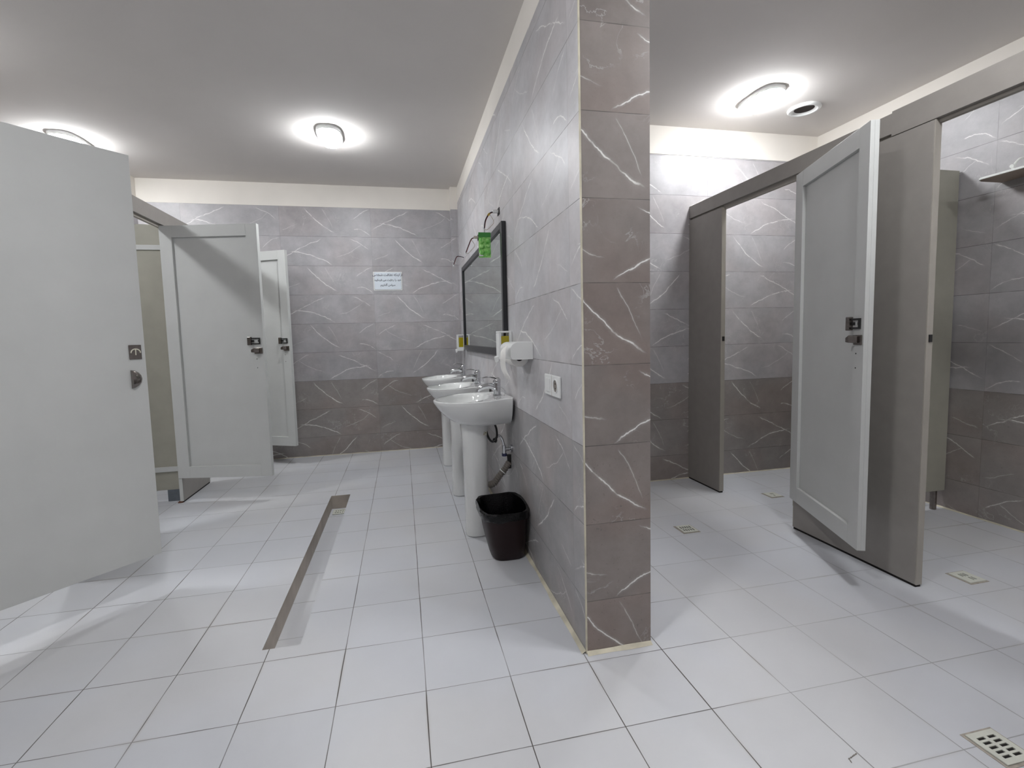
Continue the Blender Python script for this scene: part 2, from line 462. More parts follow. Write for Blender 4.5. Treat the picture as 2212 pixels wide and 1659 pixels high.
# jagged lips of cut tile
def jag(k): return 0.004 * mnoise.noise(Vector((k * 7.1, 0.3, 0)))
n = 26
ys = [TY0 + (TY1 - TY0) * i / n for i in range(n + 1)]
for i in range(n):
    q4(((TX0 + jag(i), ys[i], 0.0), (TX0 + jag(i + 1), ys[i + 1], 0.0), (TX0, ys[i + 1], D), (TX0, ys[i], D)), 0)
    q4(((TX1, ys[i], 0.0), (TX1, ys[i + 1], 0.0), (TX1, ys[i + 1], D), (TX1, ys[i], D)), 0)
q4(((TX0, TY0, 0), (TX1, TY0, 0), (TX1, TY0, D), (TX0, TY0, D)), 0)
q4(((TX0, TY1, 0), (TX1, TY1, 0), (TX1, TY1, D), (TX0, TY1, D)), 0)
q4(((TX0, TY0, D), (TX1, TY0, D), (TX1, TY1, D), (TX0, TY1, D)), 1)
ch = obj('drain_channel', bm, [M['chan'], M['chanfloor']])
tag(ch, 'long narrow open drainage channel sunk in the tiled floor of the left aisle', 'drain channel')
def grate(name, label, x, y, z, w, d, cols, rows, group=None, slot=(0.012, 0.03), surround=True, rot=0.0, blocked=()):
    t = thing(name, label, 'drain', (x, y, z), rot, group)
    bm = bmesh.new()
    # plate built as a grid with the slots left open
    cw, rh = w / (cols * 2 + 1), d / (rows * 2 + 1)
    xs = sorted({-w / 2, w / 2} | {-w / 2 * .78 + w * .78 * (c + .5) / cols + s * slot[0] / 2 for c in range(cols) for s in (-1, 1)})
    ysl = sorted({-d / 2, d / 2} | {-d / 2 * .74 + d * .74 * (r + .5) / rows + s * slot[1] / 2 for r in range(rows) for s in (-1, 1)})
    for i in range(len(xs) - 1):
        for j in range(len(ysl) - 1):
            if i % 2 == 1 and j % 2 == 1 and (i // 2, j // 2) not in blocked:
                continue
            box(bm, xs[i], ysl[j], 0.0022, xs[i + 1], ysl[j + 1], 0.0055)
    bmesh.ops.remove_doubles(bm, verts=bm.verts, dist=1e-5)
    obj('cover_plate', bm, M['grate'], t)
    obj('drain_hole', B((-w / 2 * .9, -d / 2 * .9, 0.0006, w / 2 * .9, d / 2 * .9, 0.0018)), M['dark'], t)
    if surround:
        bm = bmesh.new(); f = 0.008
        box(bm, -w / 2 - f, -d / 2 - f, 0.0003, w / 2 + f, -d / 2, 0.0016); box(bm, -w / 2 - f, d / 2, 0.0003, w / 2 + f, d / 2 + f, 0.0016)
        box(bm, -w / 2 - f, -d / 2, 0.0003, -w / 2, d / 2, 0.0016); box(bm, w / 2, -d / 2, 0.0003, w / 2 + f, d / 2, 0.0016)
        obj('grout_surround', bm, M['grout'], t)
    return t
grate('floor_drain', 'small white perforated drain grate in the sunken channel', -0.553, 2.185, D, 0.11, 0.10, 5, 2, surround=False, slot=(0.010, 0.014))
grate('floor_drain', 'square cream floor drain in the open floor beside the dark end wall', 1.647, 0.976, 0, 0.098, 0.100, 5, 2, slot=(0.008, 0.028))
grate('floor_drain', 'cream floor drain inside the far right stall', 2.60, 1.355, 0, 0.092, 0.092, 5, 2, slot=(0.008, 0.022), blocked=((0, 0), (1, 0), (3, 0), (4, 0), (0, 1), (1, 1), (4, 1)))
grate('floor_drain', 'cream floor drain with half blocked slots beside the tall taupe panel', 2.592, 0.120, 0, 0.096, 0.094, 5, 2, slot=(0.009, 0.026), blocked=((0, 0), (1, 0), (4, 0), (0, 1), (4, 1)))
grate('floor_drain', 'largest nearest floor drain with ten open slots', 1.604, -0.618, 0, 0.100, 0.102, 2, 5, slot=(0.027, 0.0085))
# dirt lying on the floor
def debris(name, label, cat, chips):
    bm = bmesh.new()
    for (x, y, s, a, l) in chips:
        c, sn = cos(a), sin(a)
        ring0 = []; ring1 = []
        for k in range(7):
            th = 2 * pi * k / 7; rr = s * (0.7 + 0.5 * random.random())
            px, py = cos(th) * rr * l, sin(th) * rr
            ring0.append((x + px * c - py * sn, y + px * sn + py * c, 0.0004))
            ring1.append((x + (px * c - py * sn) * .6, y + (px * sn + py * c) * .6, 0.0004 + s * .5))
        loft(bm, [ring0, ring1])
    o = obj(name, bm, M['rot'] if 'leaf' in name else M['hose']); tag(o, label, cat)
debris('leaf_scrap', 'brown dried leaf scrap on the nearest floor tiles', 'debris', [(0.865 + .01 * i, -.724 + .012 * i * (-1), .004 if i not in (1, 2) else .007, 2.3, 2.0) for i in range(5)])
debris('twig', 'little forked twig lying across a floor joint', 'debris', [(1.160 + .008 * i, -.549 + .002 * i, .0022, .35, 2.2) for i in range(5)] + [(1.157, -.556, .002, 1.2, 3.0)])

# ------------------------------------------------------------------ stall fronts
FL, FR = -1.741, 2.268       # front planes of left and right stalls
TH = 0.034
THL = 0.024
# headers
def header(name, label, x, sgn, y0, y1, mat, steps):
    t = thing(name, label, 'beam', (x, (y0 + y1) / 2, 2.11))
    bm = bmesh.new()
    for (a, b, zt, zb, off) in steps:
        box(bm, min(0, sgn * .020) + off, a - (y0 + y1) / 2, zb - 2.11, max(0, sgn * .020) + off, b - (y0 + y1) / 2, zt - 2.11)
    obj('fascia_board', bm, mat, t, bevel=0.001)
    obj('inner_rail', B((min(sgn * .0201, sgn * .042), -(y1 - y0) / 2, -.014, max(sgn * .0201, sgn * .042), (y1 - y0) / 2, .075)), M['edge'], t, bevel=0.001)
    return t
header('header_beam', 'long taupe header beam over the left stall doors', FL, -1, YF, YBL, M['panel'], [(YF, YBL, 2.222, 2.116, 0)])
header('header_beam', 'long taupe header beam over the right stall doors', FR, 1, YF, YBR, M['panel'],
       [(.30, YBR, 2.218, 2.124, 0), (YF, .30, 2.226, 2.112, -.0008)])
def panel(name, label, x, sgn, y0, y1, mat, strike=None, rot=False, z0=0.012, z1=2.109, group=None, edge_near=True):
    TH = 0.034 if sgn > 0 else THL
    em = M['edge'] if sgn > 0 else M['door']
    t = thing(name, label, 'partition panel', (x, y0, 0), 0, group)
    L = y1 - y0
    e = .006
    obj('board', B((min(0, sgn * TH), e if edge_near else 0, z0, max(0, sgn * TH), L - e, z1)), mat, t, bevel=0.0012)
    obj('edge_band', B((min(0, sgn * TH), 0, z0, max(0, sgn * TH), e, z1)), em, t, bevel=0.001)
    obj('edge_band', B((min(0, sgn * TH), L - e, z0, max(0, sgn * TH), L, z1)), em, t, bevel=0.001)
    if strike:
        ys_ = -.004 if strike < 0 else L
        obj('strike_plate', B((sgn * TH * .3, ys_, 1.145, sgn * TH * .8, ys_ + .004, 1.178)), M['rubber'], t, label='small black strike plate')
    obj('gap_shade_strip', B((min(0, sgn * TH) + .003, .005, 0.0, max(0, sgn * TH) - .003, L - .005, z0)), M['dark'], t)  # dark strip painting the shaded gap under the panel
    if rot:
        for (a, s) in ((.0, .018), (.10, .016), (.48, .016)):
            bm = bmesh.new()
            loft(bm, [superring(sgn * TH / 2 - .012, a + .01, 0.0005, .022, s, 2.4, 12), superring(sgn * TH / 2 - .008, a + .01, .012, .014, s * .6, 2.4, 12)])
            obj('rotted_foot', bm, M['rot'], t, smooth=True, label='dark brown rotted lower edge')
    return t
panel('partition_board', 'wide dark taupe panel right behind the open right door, black strike on its near edge', FR, 1, .108, .822, M['panel'], strike=-1)
panel('partition_board', 'narrow taupe fixed panel against the right back wall', FR, 1, 1.505, YBR - .002, M['panel'], strike=-1)
panel('partition_board', 'taupe fixed panel of the right row nearest the viewer', FR, 1, -1.15, -.60, M['panel'])
panel('partition_board', 'taupe fixed panel with rotten base below the middle open left door', FL, -1, 2.440, 2.966, M['panel'], rot=True)
panel('partition_board', 'taupe fixed panel behind the nearest open left door', FL, -1, 1.200, 1.735, M['panel'], rot=True)
panel('partition_board', 'taupe fixed panel of the left row nearest the viewer', FL, -1, -.10, .480, M['panel'])
# dividers between stalls
def divider(name, label, x0, x1, y, z0, z1, mat, battens=False, foot=None, footmat=None, footname='foot'):
    t = thing(name, label, 'partition panel', ((x0 + x1) / 2, y, 0))
    h = (x1 - x0) / 2
    obj('board', B((-h, 0, z0, h, .030, z1)), mat, t, bevel=0.001)
    if battens:
        obj('batten', B((-h, -.010, 1.940, h, 0, 1.977)), M['door'], t, bevel=0.001, label='pale horizontal batten')
        obj('batten', B((-h, -.010, .237, h, 0, .276)), M['door'], t, bevel=0.001, label='pale horizontal batten')
    if foot:
        fx, fw, fd = foot
        if footname == 'foot':
            bm = bmesh.new(); tube(bm, [(fx - (x0 + x1) / 2, .012, 0), (fx - (x0 + x1) / 2, .012, z0)], fw, 14)
            obj('foot', bm, footmat, t, smooth=True)
        else:
            obj('foot', B((fx - (x0 + x1) / 2 - fw / 2, -.002, 0, fx - (x0 + x1) / 2 + fw / 2, fd, z0)), footmat, t, bevel=0.002)
    return t
divider('stall_divider', 'olive divider board between the right stalls, raised on a short metal foot', FR + TH + .001, XR - .012, .832, .125, 2.188, M['panel2'], foot=(3.385, .018, 0), footmat=M['steel'])
divider('stall_divider', 'taupe divider board with pale battens seen through the left stall opening', XL + .002, FL - .045, 2.505, .092, 2.130, M['panel2'], battens=True, foot=(-1.832, .086, .03), footmat=M['footblock'], footname='block')

# ------------------------------------------------------------------ stall doors (hinge at local origin, +x to the free edge, inner face at -y)
DW, DZ0, DZ1, DT = 0.722, 0.195, 2.105, 0.036
def make_door(label, loc, rotz, outer=False):
    t = thing('stall_door', label, 'door', loc, rotz, 'pale grey stall doors')
    s0, s1, zb, zt = .088, .640, .285, 2.018
    bm = bmesh.new()
    rc = .017
    box(bm, 0, rc, DZ0, DW, DT, DZ1)                                       # flat outer leaf
    obj('leaf', bm, M['door'], t, bevel=0.0015)
    for nm, b in (('stile', (0, 0, DZ0, s0, rc, DZ1)), ('stile', (s1, 0, DZ0, DW, rc, DZ1)), ('rail', (s0, 0, zt, s1, rc, DZ1)), ('rail', (s0, 0, DZ0, s1, rc, zb))):
        obj(nm, B(b), M['door'], t, bevel=0.001)
    # slide latch on the inner face
    bm = bmesh.new()
    box(bm, .608, -.020, 1.205, .636, 0, 1.268)
    la = obj('latch', bm, M['steel'], t, bevel=0.003)
    bm = bmesh.new()
    box(bm, .636, -.009, 1.252, .698, 0, 1.260); box(bm, .636, -.009, 1.212, .698, 0, 1.220); box(bm, .690, -.009, 1.220, .698, 0, 1.252)
    box(bm, .636, -.007, 1.229, .652, 0, 1.243); box(bm, .683, -.007, 1.230, .690, 0, 1.242)
    obj('latch_guide', bm, M['rubber'], la)
    # turn knob below it
    bm = bmesh.new(); box(bm, .650, -.006, 1.140, .712, 0, 1.185)
    kn = obj('turn_knob', bm, M['steel'], t, bevel=0.002)
    bm = bmesh.new()
    loft(bm, [[(.640, -.034, 1.152), (.640, -.034, 1.172), (.640, -.020, 1.172), (.640, -.020, 1.152)],
              [(.665, -.034, 1.150), (.665, -.034, 1.184), (.665, -.006, 1.184), (.665, -.006, 1.146)],
              [(.690, -.012, 1.150), (.690, -.012, 1.178), (.690, -.006, 1.180), (.690, -.006, 1.148)]])
    obj('thumb_piece', bm, M['steel'], kn, bevel=0.0015)
    for z in (1.100, 1.034):
        bm = bmesh.new(); tube(bm, [(.665, -.0014, z), (.665, .001, z)], .0032, 8)
        obj('screw_hole', bm, M['dark'], t)
    # outer side: square indicator plate and half-moon pull
    bm = bmesh.new(); box(bm, .655, DT, 1.158, .706, DT + .005, 1.226)
    ind = obj('indicator_plate', bm, M['steel'], t, bevel=0.002)
    bm = bmesh.new()
    pts = [(.681 + .019 * cos(a), DT + .0065, 1.188 + .019 * sin(a)) for a in [pi * k / 10 for k in range(11)]]
    tube(bm, pts, .0028, 6); tube(bm, [(.681, DT + .0065, 1.178), (.681, DT + .0065, 1.205)], .0026, 6)
    obj('indicator_mark', bm, M['wirered'] if False else M['sticker'], ind)
    bm = bmesh.new()
    rings = []
    for k in range(9):
        a = pi * k / 8
        z = 1.065 - .043 * cos(a); dd = .024 * sin(a) ** .6
        rings.append([(.656, DT, z), (.656, DT + dd, z), (.672, DT + dd * .95, z), (.690, DT + dd * .6, z), (.702 if 0 < k < 8 else .658, DT, z)])
    # half-moon: width of the cup follows a semicircle
    rr = []
    for k, r in enumerate(rings):
        a = pi * k / 8; w = sin(a)
        rr.append([(.656 + (p[0] - .656) * max(w, .05), p[1], p[2]) for p in r])
    loft(bm, rr)
    obj('pull_handle', bm, M['steel'], t, smooth=True)
    for z in (.45, 1.85):
        bm = bmesh.new(); tube(bm, [(.0, DT * .5 + .012, z - .04), (.0, DT * .5 + .012, z + .04)], .007, 10)
        obj('hinge', bm, M['steel'], t, smooth=True)
    return t
dC = make_door('large grey door standing open against the right taupe panel, inner side showing', (2.243, .823, 0), radians(-111.7))
dup(dC, 'grey door open across the left aisle with a diagonal shadow, inner side showing', (-1.760, 2.434, 0), radians(-11.8))
dup(dC, 'farthest grey door of the left row, mostly hidden behind the next door', (-1.750, 3.655, 0), radians(-25.3))
# the nearest left door shows its outer face: mirror the hand of the door by building it with flipped local y
d1 = dup(dC, 'nearest left door showing its flat outer side with half-moon pull handle', (-1.755, .486, 0), radians(47.4))
for ch in d1.children:
    pass

def flip_children(root):
    seen = {}
    for ch in list(root.children) + [g for c in root.children for g in c.children]:
        me = ch.data.copy(); ch.data = me
        for v in me.vertices: v.co.y = -v.co.y
        me.flip_normals()
flip_children(d1)

# ------------------------------------------------------------------ ceiling lamps and vent
def make_lamp(label, x, y, mat=None):
    mat = mat or M['lamp']
    t = thing('ceiling_lamp', label, 'ceiling light', (x, y, CZ), 0, 'oval ceiling lamps')
    bm = bmesh.new()
    a, b = .094, .168
    loft(bm, [superring(0, 0, 0, a, b, 3.0), superring(0, 0, -.021, a, b, 3.0), superring(0, 0, -.026, a - .005, b - .005, 3.0)], True, True)
    obj('base_ring', bm, M['plastic'], t, smooth=True)
    bm = bmesh.new()
    loft(bm, [superring(0, 0, -.0262, a - .010, b - .010, 3.0), superring(0, 0, -.038, a - .013, b - .013, 3.0), superring(0, 0, -.054, a - .023, b - .025, 3.0), superring(0, 0, -.066, a - .045, b - .050, 2.6), superring(0, 0, -.071, .010, .030, 2.2)])
    obj('diffuser', bm, mat, t, smooth=True, label='lit white diffuser')
    return t
lp = make_lamp('lit oval ceiling lamp over the left aisle and the drainage channel', -.515, 2.42)
dup(lp, 'lit oval ceiling lamp beside the round ceiling vent over the right stalls', (2.475, 1.385, CZ))
dup(lp, 'lit ceiling lamp over the left stalls, glow showing past the nearest door', (-2.48, 2.80, CZ))
dup(lp, 'ceiling lamp over the left stall behind the nearest open door', (-2.50, 1.28, CZ))
dup(lp, 'added unseen ceiling lamp over the nearest right stall', (2.475, -1.70, CZ))  # extra lamp out of view, added for more light
make_lamp('added unseen ceiling lamp over the right aisle above the open floor', 1.62, -.50, M['lamp_added'])  # out-of-view lamp added to brighten the right room
make_lamp('bright ceiling lamp over the left aisle beside the viewer', -.515, -.78, M['lamp_bright'])
t = thing('ceiling_vent', 'round white ceiling vent with a dark opening beside the right lamp', 'vent', (2.925, 1.485, CZ))
bm = bmesh.new()
def ring(r, z): return [(r * cos(2 * pi * k / 48), r * sin(2 * pi * k / 48), z) for k in range(48)]
loft(bm, [ring(.108, 0), ring(.108, -.010), ring(.098, -.018), ring(.086, -.018), ring(.076, -.010), ring(.066, -.006), ring(.064, -.001)], False, False)
obj('rim', bm, M['plastic'], t, smooth=True)
bm = bmesh.new(); loft(bm, [ring(.070, -.0045), ring(.070, -.001)])
obj('duct_opening', bm, M['ventdark'], t)

# ------------------------------------------------------------------ washbasins
def basin_outline(n=56):
    """outline as radius by angle around (u=.24, v=0); u away from wall, v along it"""
    P = []
    K = 60
    for k in range(K + 1):                       # front half ellipse
        a = -pi / 2 + pi * k / K
        P.append((.205 + .258 * cos(a), .245 * sin(a)))
    for k in range(1, 30):                       # far side back to the wall
        t = k / 30
        v = .245 - (.245 - .185) * (t * t * (3 - 2 * t)); P.append((.205 * (1 - t), v))
    for k in range(30):
        P.append((0.0, .185 - .37 * k / 29.0))
    for k in range(1, 30):
        t = 1 - k / 30
        v = .245 - (.245 - .185) * (t * t * (3 - 2 * t)); P.append((.205 * (1 - t), -v))
    A = sorted((math.atan2(v, u - .22), math.hypot(u - .22, v)) for u, v in P)
    out = []
    for k in range(n):
        a = -pi + 2 * pi * (k + .5) / n
        lo = max([q for q in A if q[0] <= a], default=(A[-1][0] - 2 * pi, A[-1][1]))
        hi = min([q for q in A if q[0] > a], default=(A[0][0] + 2 * pi, A[0][1]))
        f = (a - lo[0]) / max(hi[0] - lo[0], 1e-6)
        r = lo[1] + (hi[1] - lo[1]) * f
        out.append((.22 + r * cos(a), r * sin(a), a))
    return out
OUT = basin_outline()
def rim_z(u): return .846 + .014 * (1 - min(u / .46, 1))
def make_basin(label, y):
    # local frame: origin on floor at the wall, +x along the room away from the wall is -x in world, so build with x negative
    t = thing('pedestal_washbasin', label, 'washbasin', (PX0 - .010, y, 0), 0, 'white pedestal washbasins')
    bm = bmesh.new()
    def outer(z, su, sv, dz=False, inset=0.0):
        r = []
        for (u, v, a) in OUT:
            uu, vv = u * su, v * sv
            if inset:
                uu -= inset * cos(a); vv -= inset * sin(a); uu = max(uu, inset * .4)
            r.append((-uu, vv, (rim_z(u) + z) if dz else z))
        return r
    def bowl(z, s, cu=.283, flat=False):
        r = []
        for (u, v, a) in OUT:
            bu = cu + .160 * s * cos(a); bv = .205 * s * sin(a)
            r.append((-bu, bv, (rim_z(u) + z) if not flat else z))
        return r
    rings = [outer(.692, .60, .42), outer(.697, .68, .56), outer(.715, .76, .70), outer(.75, .86, .84), outer(.79, .94, .94), outer(.825, .99, .99), outer(-.012, 1.0, 1.0, True), outer(-.003, .998, .998, True),
             outer(0.0, .99, .99, True, .004), outer(0.0, .99, .99, True, .010), bowl(-.002, 1.03), bowl(-.006, 1.0), bowl(-.025, .955), bowl(-.055, .87), bowl(-.085, .72), bowl(.748, .50, .27, True), bowl(.738, .22, .26, True), bowl(.736, .07, .255, True)]
    loft(bm, rings, True, True)
    bw = obj('basin', bm, M['ceramic'], t, smooth=True)
    bm = bmesh.new(); tube(bm, [(-.255, 0, .7365), (-.255, 0, .7395)], .020, 20)
    obj('drain_ring', bm, M['chrome'], bw, smooth=True)
    # pedestal
    bm = bmesh.new()
    def ped(z, u0, u1, w):
        r = []
        for k in range(28):
            a = 2 * pi * k / 28
            c, s = cos(a), sin(a)
            e = 2.6
            uu = (u0 + u1) / 2 + (u1 - u0) / 2 * math.copysign(abs(c) ** (2 / e), c)
            r.append((-uu, w * math.copysign(abs(s) ** (2 / e), s), z))
        return r
    loft(bm, [ped(.0035, .145, .292, .082), ped(.02, .143, .294, .084), ped(.10, .143, .290, .080), ped(.35, .140, .290, .080), ped(.55, .138, .294, .084), ped(.64, .136, .300, .092), ped(.70, .130, .306, .102)])
    obj('pedestal', bm, M['ceramic'], t, smooth=True)
    bm = bmesh.new(); loft(bm, [ped(0.0005, .148, .289, .079), ped(.0036, .148, .289, .079)])
    obj('base_shadow_gap', bm, M['dark'], t) if False else obj('base_gap_shade', bm, M['rubber'], t)  # black ring stands in for the shadow gap under the pedestal
    # mixer tap
    bm = bmesh.new()
    z0 = .860
    tube(bm, [(-.068, 0, z0), (-.068, 0, z0 + .004), (-.068, 0, z0 + .006), (-.068, 0, z0 + .075)], [.027, .027, .0225, .0235], 24)
    sp = smoothpath([(-.068, 0, z0 + .040), (-.110, 0, z0 + .058), (-.160, 0, z0 + .052), (-.190, 0, z0 + .036)], 6)
    tube(bm, sp, [.0215 - .0085 * i / (len(sp) - 1) for i in range(len(sp))], 14)
    tube(bm, [(-.187, 0, z0 + .040), (-.192, 0, z0 + .022)], .0115, 14)
    tp = obj('tap', bm, M['chrome'], bw, smooth=True) if False else obj('tap', bm, M['chrome'], t, smooth=True)
    bm = bmesh.new()
    tube(bm, [(-.068, 0, z0 + .076), (-.068, 0, z0 + .078), (-.068, 0, z0 + .092), (-.070, 0, z0 + .100), (-.072, 0, z0 + .103)], [.0235, .0245, .0245, .019, .008], 22)
    lv = smoothpath([(-.060, 0, z0 + .096), (-.095, 0, z0 + .108), (-.130, 0, z0 + .113), (-.158, 0, z0 + .107)], 6)
    rings = []
    for i, p in enumerate(lv):
        w = .014 - .006 * i / (len(lv) - 1); h = .0045
        rings.append([(p.x, p.y - w, p.z), (p.x, p.y - w * .6, p.z + h), (p.x, p.y + w * .6, p.z + h), (p.x, p.y + w, p.z), (p.x, p.y, p.z - h * .7)])
    loft(bm, rings)
    obj('lever_handle', bm, M['chrome'], tp, smooth=True)
    bm = bmesh.new()                                      # plug chain arcs behind the tap
    tube(bm, smoothpath([(-.075, -.02, z0 + .055), (-.050, -.05, z0 + .052), (-.030, -.060, z0 + .028), (-.035, -.055, z0 - .002)], 5), .0014, 6)
    obj('plug_chain', bm, M['chrome'], t, smooth=True)
    return t
b1 = make_basin('nearest white pedestal washbasin, with the black bin in front of it', 1.285)
b2 = dup(b1, 'middle one of the three white pedestal washbasins along the wall', (PX0 - .010, 2.055, 0))
b3 = dup(b1, 'farthest white pedestal washbasin, next to the tiled back wall', (PX0 - .010, 2.945, 0))
# fittings seen under and on the nearest basin only
xw = -(-.010)
def loc1(x, y, z): return (x - (PX0 - .010), y - 1.285, z)
bm = bmesh.new()
tube(bm, [loc1(PX0 - .001, 1.24, .527), loc1(PX0 - .012, 1.24, .527)], .024, 20)
tube(bm, [loc1(PX0 - .012, 1.24, .527), loc1(.560, 1.24, .522)], [.010, .012], 14)
tube(bm, [loc1(.560, 1.24, .500), loc1(.560, 1.24, .548)], .0125, 14)
sv = obj('supply_valve', bm, M['chrome'], b1, smooth=True)
bm = bmesh.new(); tube(bm, [loc1(.560, 1.24, .500), loc1(.560, 1.24, .483)], .016, 12)
obj('valve_knob', bm, M['wireblue'], sv, smooth=True)
bm = bmesh.new(); tube(bm, smoothpath([loc1(.560, 1.24, .545), loc1(.548, 1.24, .590), loc1(.530, 1.24, .612), loc1(.510, 1.24, .600), loc1(.500, 1.24, .585)], 6), .008, 10)
obj('bent_pipe', bm, M['chrome'], b1, smooth=True)
bm = bmesh.new()
tube(bm, smoothpath([loc1(.498, 1.235, .70), loc1(.512, 1.225, .655), loc1(.510, 1.22, .605), loc1(.485, 1.22, .582), loc1(.462, 1.222, .605), loc1(.450, 1.23, .650), loc1(.458, 1.24, .695)], 7), .0065, 8)
tube(bm, [loc1(.490, 1.235, .590), loc1(.512, 1.235, .580)], .012, 10)
obj('black_hose', bm, M['rubber'], b1, smooth=True)
bm = bmesh.new()
hp = smoothpath([loc1(.588, 1.235, .445), loc1(.560, 1.23, .405), loc1(.520, 1.23, .360), loc1(.490, 1.235, .320), loc1(.462, 1.25, .305)], 12)
tube(bm, hp, [.018 if i % 3 else .0225 for i in range(len(hp))], 14)
obj('drain_hose', bm, M['hose'], b1, smooth=True)
bm = bmesh.new(); tube(bm, [loc1(.589, 1.238, .490), loc1(.590, 1.236, .405)], [.014, .011], 12)
obj('wall_elbow', bm, M['rubber'], b1, smooth=True)
bm = bmesh.new(); k = len(hp) // 3; tube(bm, [hp[k], hp[k + 1]], .0245, 16)
obj('hose_clip', bm, M['plastic'], b1, smooth=True)
def sticker(nm, x, y, z, s, par):
    bm = bmesh.new(); box(bm, *(loc1(x - s, y - .0008, z - s)), *(loc1(x + s, y, z + s)))
    st = obj(nm, bm, M['sticker'], par)
    bm = bmesh.new()
    for (a, b_, w, h) in ((-.9, .75, .8, .12), (.1, .1, .55, .5), (-.8, -.5, .4, .4), (.3, -.75, .5, .1)):
        box(bm, *loc1(x + a * s, y - .0013, z + b_ * s), *loc1(x + (a + w) * s if a + w < 1 else x + s * .95, y - .0007, z + min(b_ + h, .95) * s))
    obj('print_marks', bm, M['stickerink'], st)
sticker('label_sticker', .556, 1.1005, .828, .014, b1)
sticker('label_sticker', .436, 1.201, .640, .011, b1)

# ------------------------------------------------------------------ mirror
MX = PX0 - .030
t = thing('wall_mirror', 'long frameless-looking mirror in a black frame above the washbasins', 'mirror', (PX0 - .001, 2.235, 1.095))
t['label'] = 'long wall mirror in a black frame above the three washbasins'
y0, y1, z0, z1, fw = -.968, .965, 0.0, .822, .042
bm = bmesh.new()
box(bm, -.028, y0, z0, 0, y0 + fw, z1); box(bm, -.028, y1 - fw, z0, 0, y1, z1)
box(bm, -.028, y0 + fw, z0, 0, y1 - fw, z0 + fw * 1.25); box(bm, -.028, y0 + fw, z1 - fw, 0, y1 - fw, z1)
obj('frame', bm, M['black'], t, bevel=0.003)
obj('glass', B((-.016, y0 + fw - .002, z0 + fw, -.008, y1 - fw + .002, z1 - fw + .002)), M['mirror'], t)

# ------------------------------------------------------------------ green blister pack hanging from the mirror frame
t = thing('hanging_pack', 'small green plastic blister pack hanging from the taped wires', 'packet', (.5125, 1.455, 1.728))
obj('backing_card', B((-.039, -.002, 0, .039, .0, .158)), M['green'], t, bevel=0.001)
obj('header_strip', B((-.040, -.004, .128, .040, -.0021, .158)), M['greendk'], t)
bm = bmesh.new()
for i, (cx, cz, a, b) in enumerate(((-.019, .106, .016, .017), (.019, .106, .015, .017), (-.019, .070, .016, .014), (.020, .072, .013, .013), (-.019, .032, .015, .017), (.020, .034, .014, .018))):
    rr = []
    for s, d in ((1, -.0021), (.9, -.010), (.55, -.0155)):
        rr.append([(cx + a * s * math.copysign(abs(cos(q)) ** .6, cos(q)), d, cz + b * s * math.copysign(abs(sin(q)) ** .6, sin(q))) for q in [2 * pi * k / 16 for k in range(16)]])
    loft(bm, rr)
obj('blisters', bm, M['green'], t, smooth=True)
obj('white_tag', B((-.038, -.0045, .008, -.012, -.003, .030)), M['plastic'], t, label='small white printed tag')
bm = bmesh.new(); tube(bm, [(.0, -.003, .155), (.0, .001, .172), (.002, .006, .182)], .0014, 6)
obj('hook', bm, M['rubber'], t)

# ------------------------------------------------------------------ junction wires over the mirror
def wires(label, y, z, pts, taped=False, loopy=True, boxed=True):
    t = thing('loose_wires', label, 'wires', (PX0, y, z), 0, 'loose wires over the mirror')
    if boxed:
        obj('socket_hole', B((-.003, -.030, -.022, -.0005, .030, .022)), M['dark'], t)
        obj('connector', B((-.040, -.012, -.008, -.0031, .012, .010)), M['plastic'] if taped else M['chan'], t, bevel=0.002)
    P = [Vector(p) for p in pts]
    for k, (m_, o_) in enumerate((('wireblue', (0, 0, 0)), ('wirered', (0.003, .004, -.003)), ('rubber', (-.002, -.004, -.002)))):
        bm = bmesh.new(); tube(bm, smoothpath([p + Vector(o_) for p in P], 6), .0024, 6)
        obj('wire', bm, M[m_], t, smooth=True)
    if loopy:
        bm = bmesh.new()
        a, e = P[1], P[-1]
        tube(bm, smoothpath([a, a + Vector((.028, .0, -.05)), e + Vector((.045, 0, .02)), e + Vector((.02, 0, -.002)), e + Vector((.004, 0, 0))], 6), .0015, 6)
        obj('wire', bm, M['wiretan'], t, smooth=True)
    if taped:
        bm = bmesh.new(); m_ = P[1].lerp(P[2], .15); tube(bm, [m_ + Vector((.006, 0, .006)), m_ + Vector((-.006, 0, -.008))], .0065, 8)
        obj('tape', bm, M['tape'], t, smooth=True, label='yellow tape round the wires')
    bm = bmesh.new(); e = P[-1]; tube(bm, [e + Vector((0, 0, .006)), e + Vector((0, 0, -.010))], .006, 8)
    obj('end_cap', bm, M['plastic'], t, smooth=True)
    return t
wires('bundle of loose wires with yellow tape, nearest above the mirror', 1.462, 2.020, [(-.035, 0, 0), (-.062, 0, -.012), (-.088, 0, -.055), (-.098, 0, -.112)], taped=True)
wires('pair of drooping dark wires from the wall hole behind the green pack', 2.285, 2.028, [(-.035, 0, 0), (-.060, 0, -.015), (-.085, 0, -.070), (-.108, 0, -.125)])
wires('thin loose wire farthest along the wall by the corner', 3.20, 2.020, [(0, 0, 0), (-.040, 0, .012), (-.075, 0, .005), (-.108, 0, -.075)], boxed=False, loopy=False)

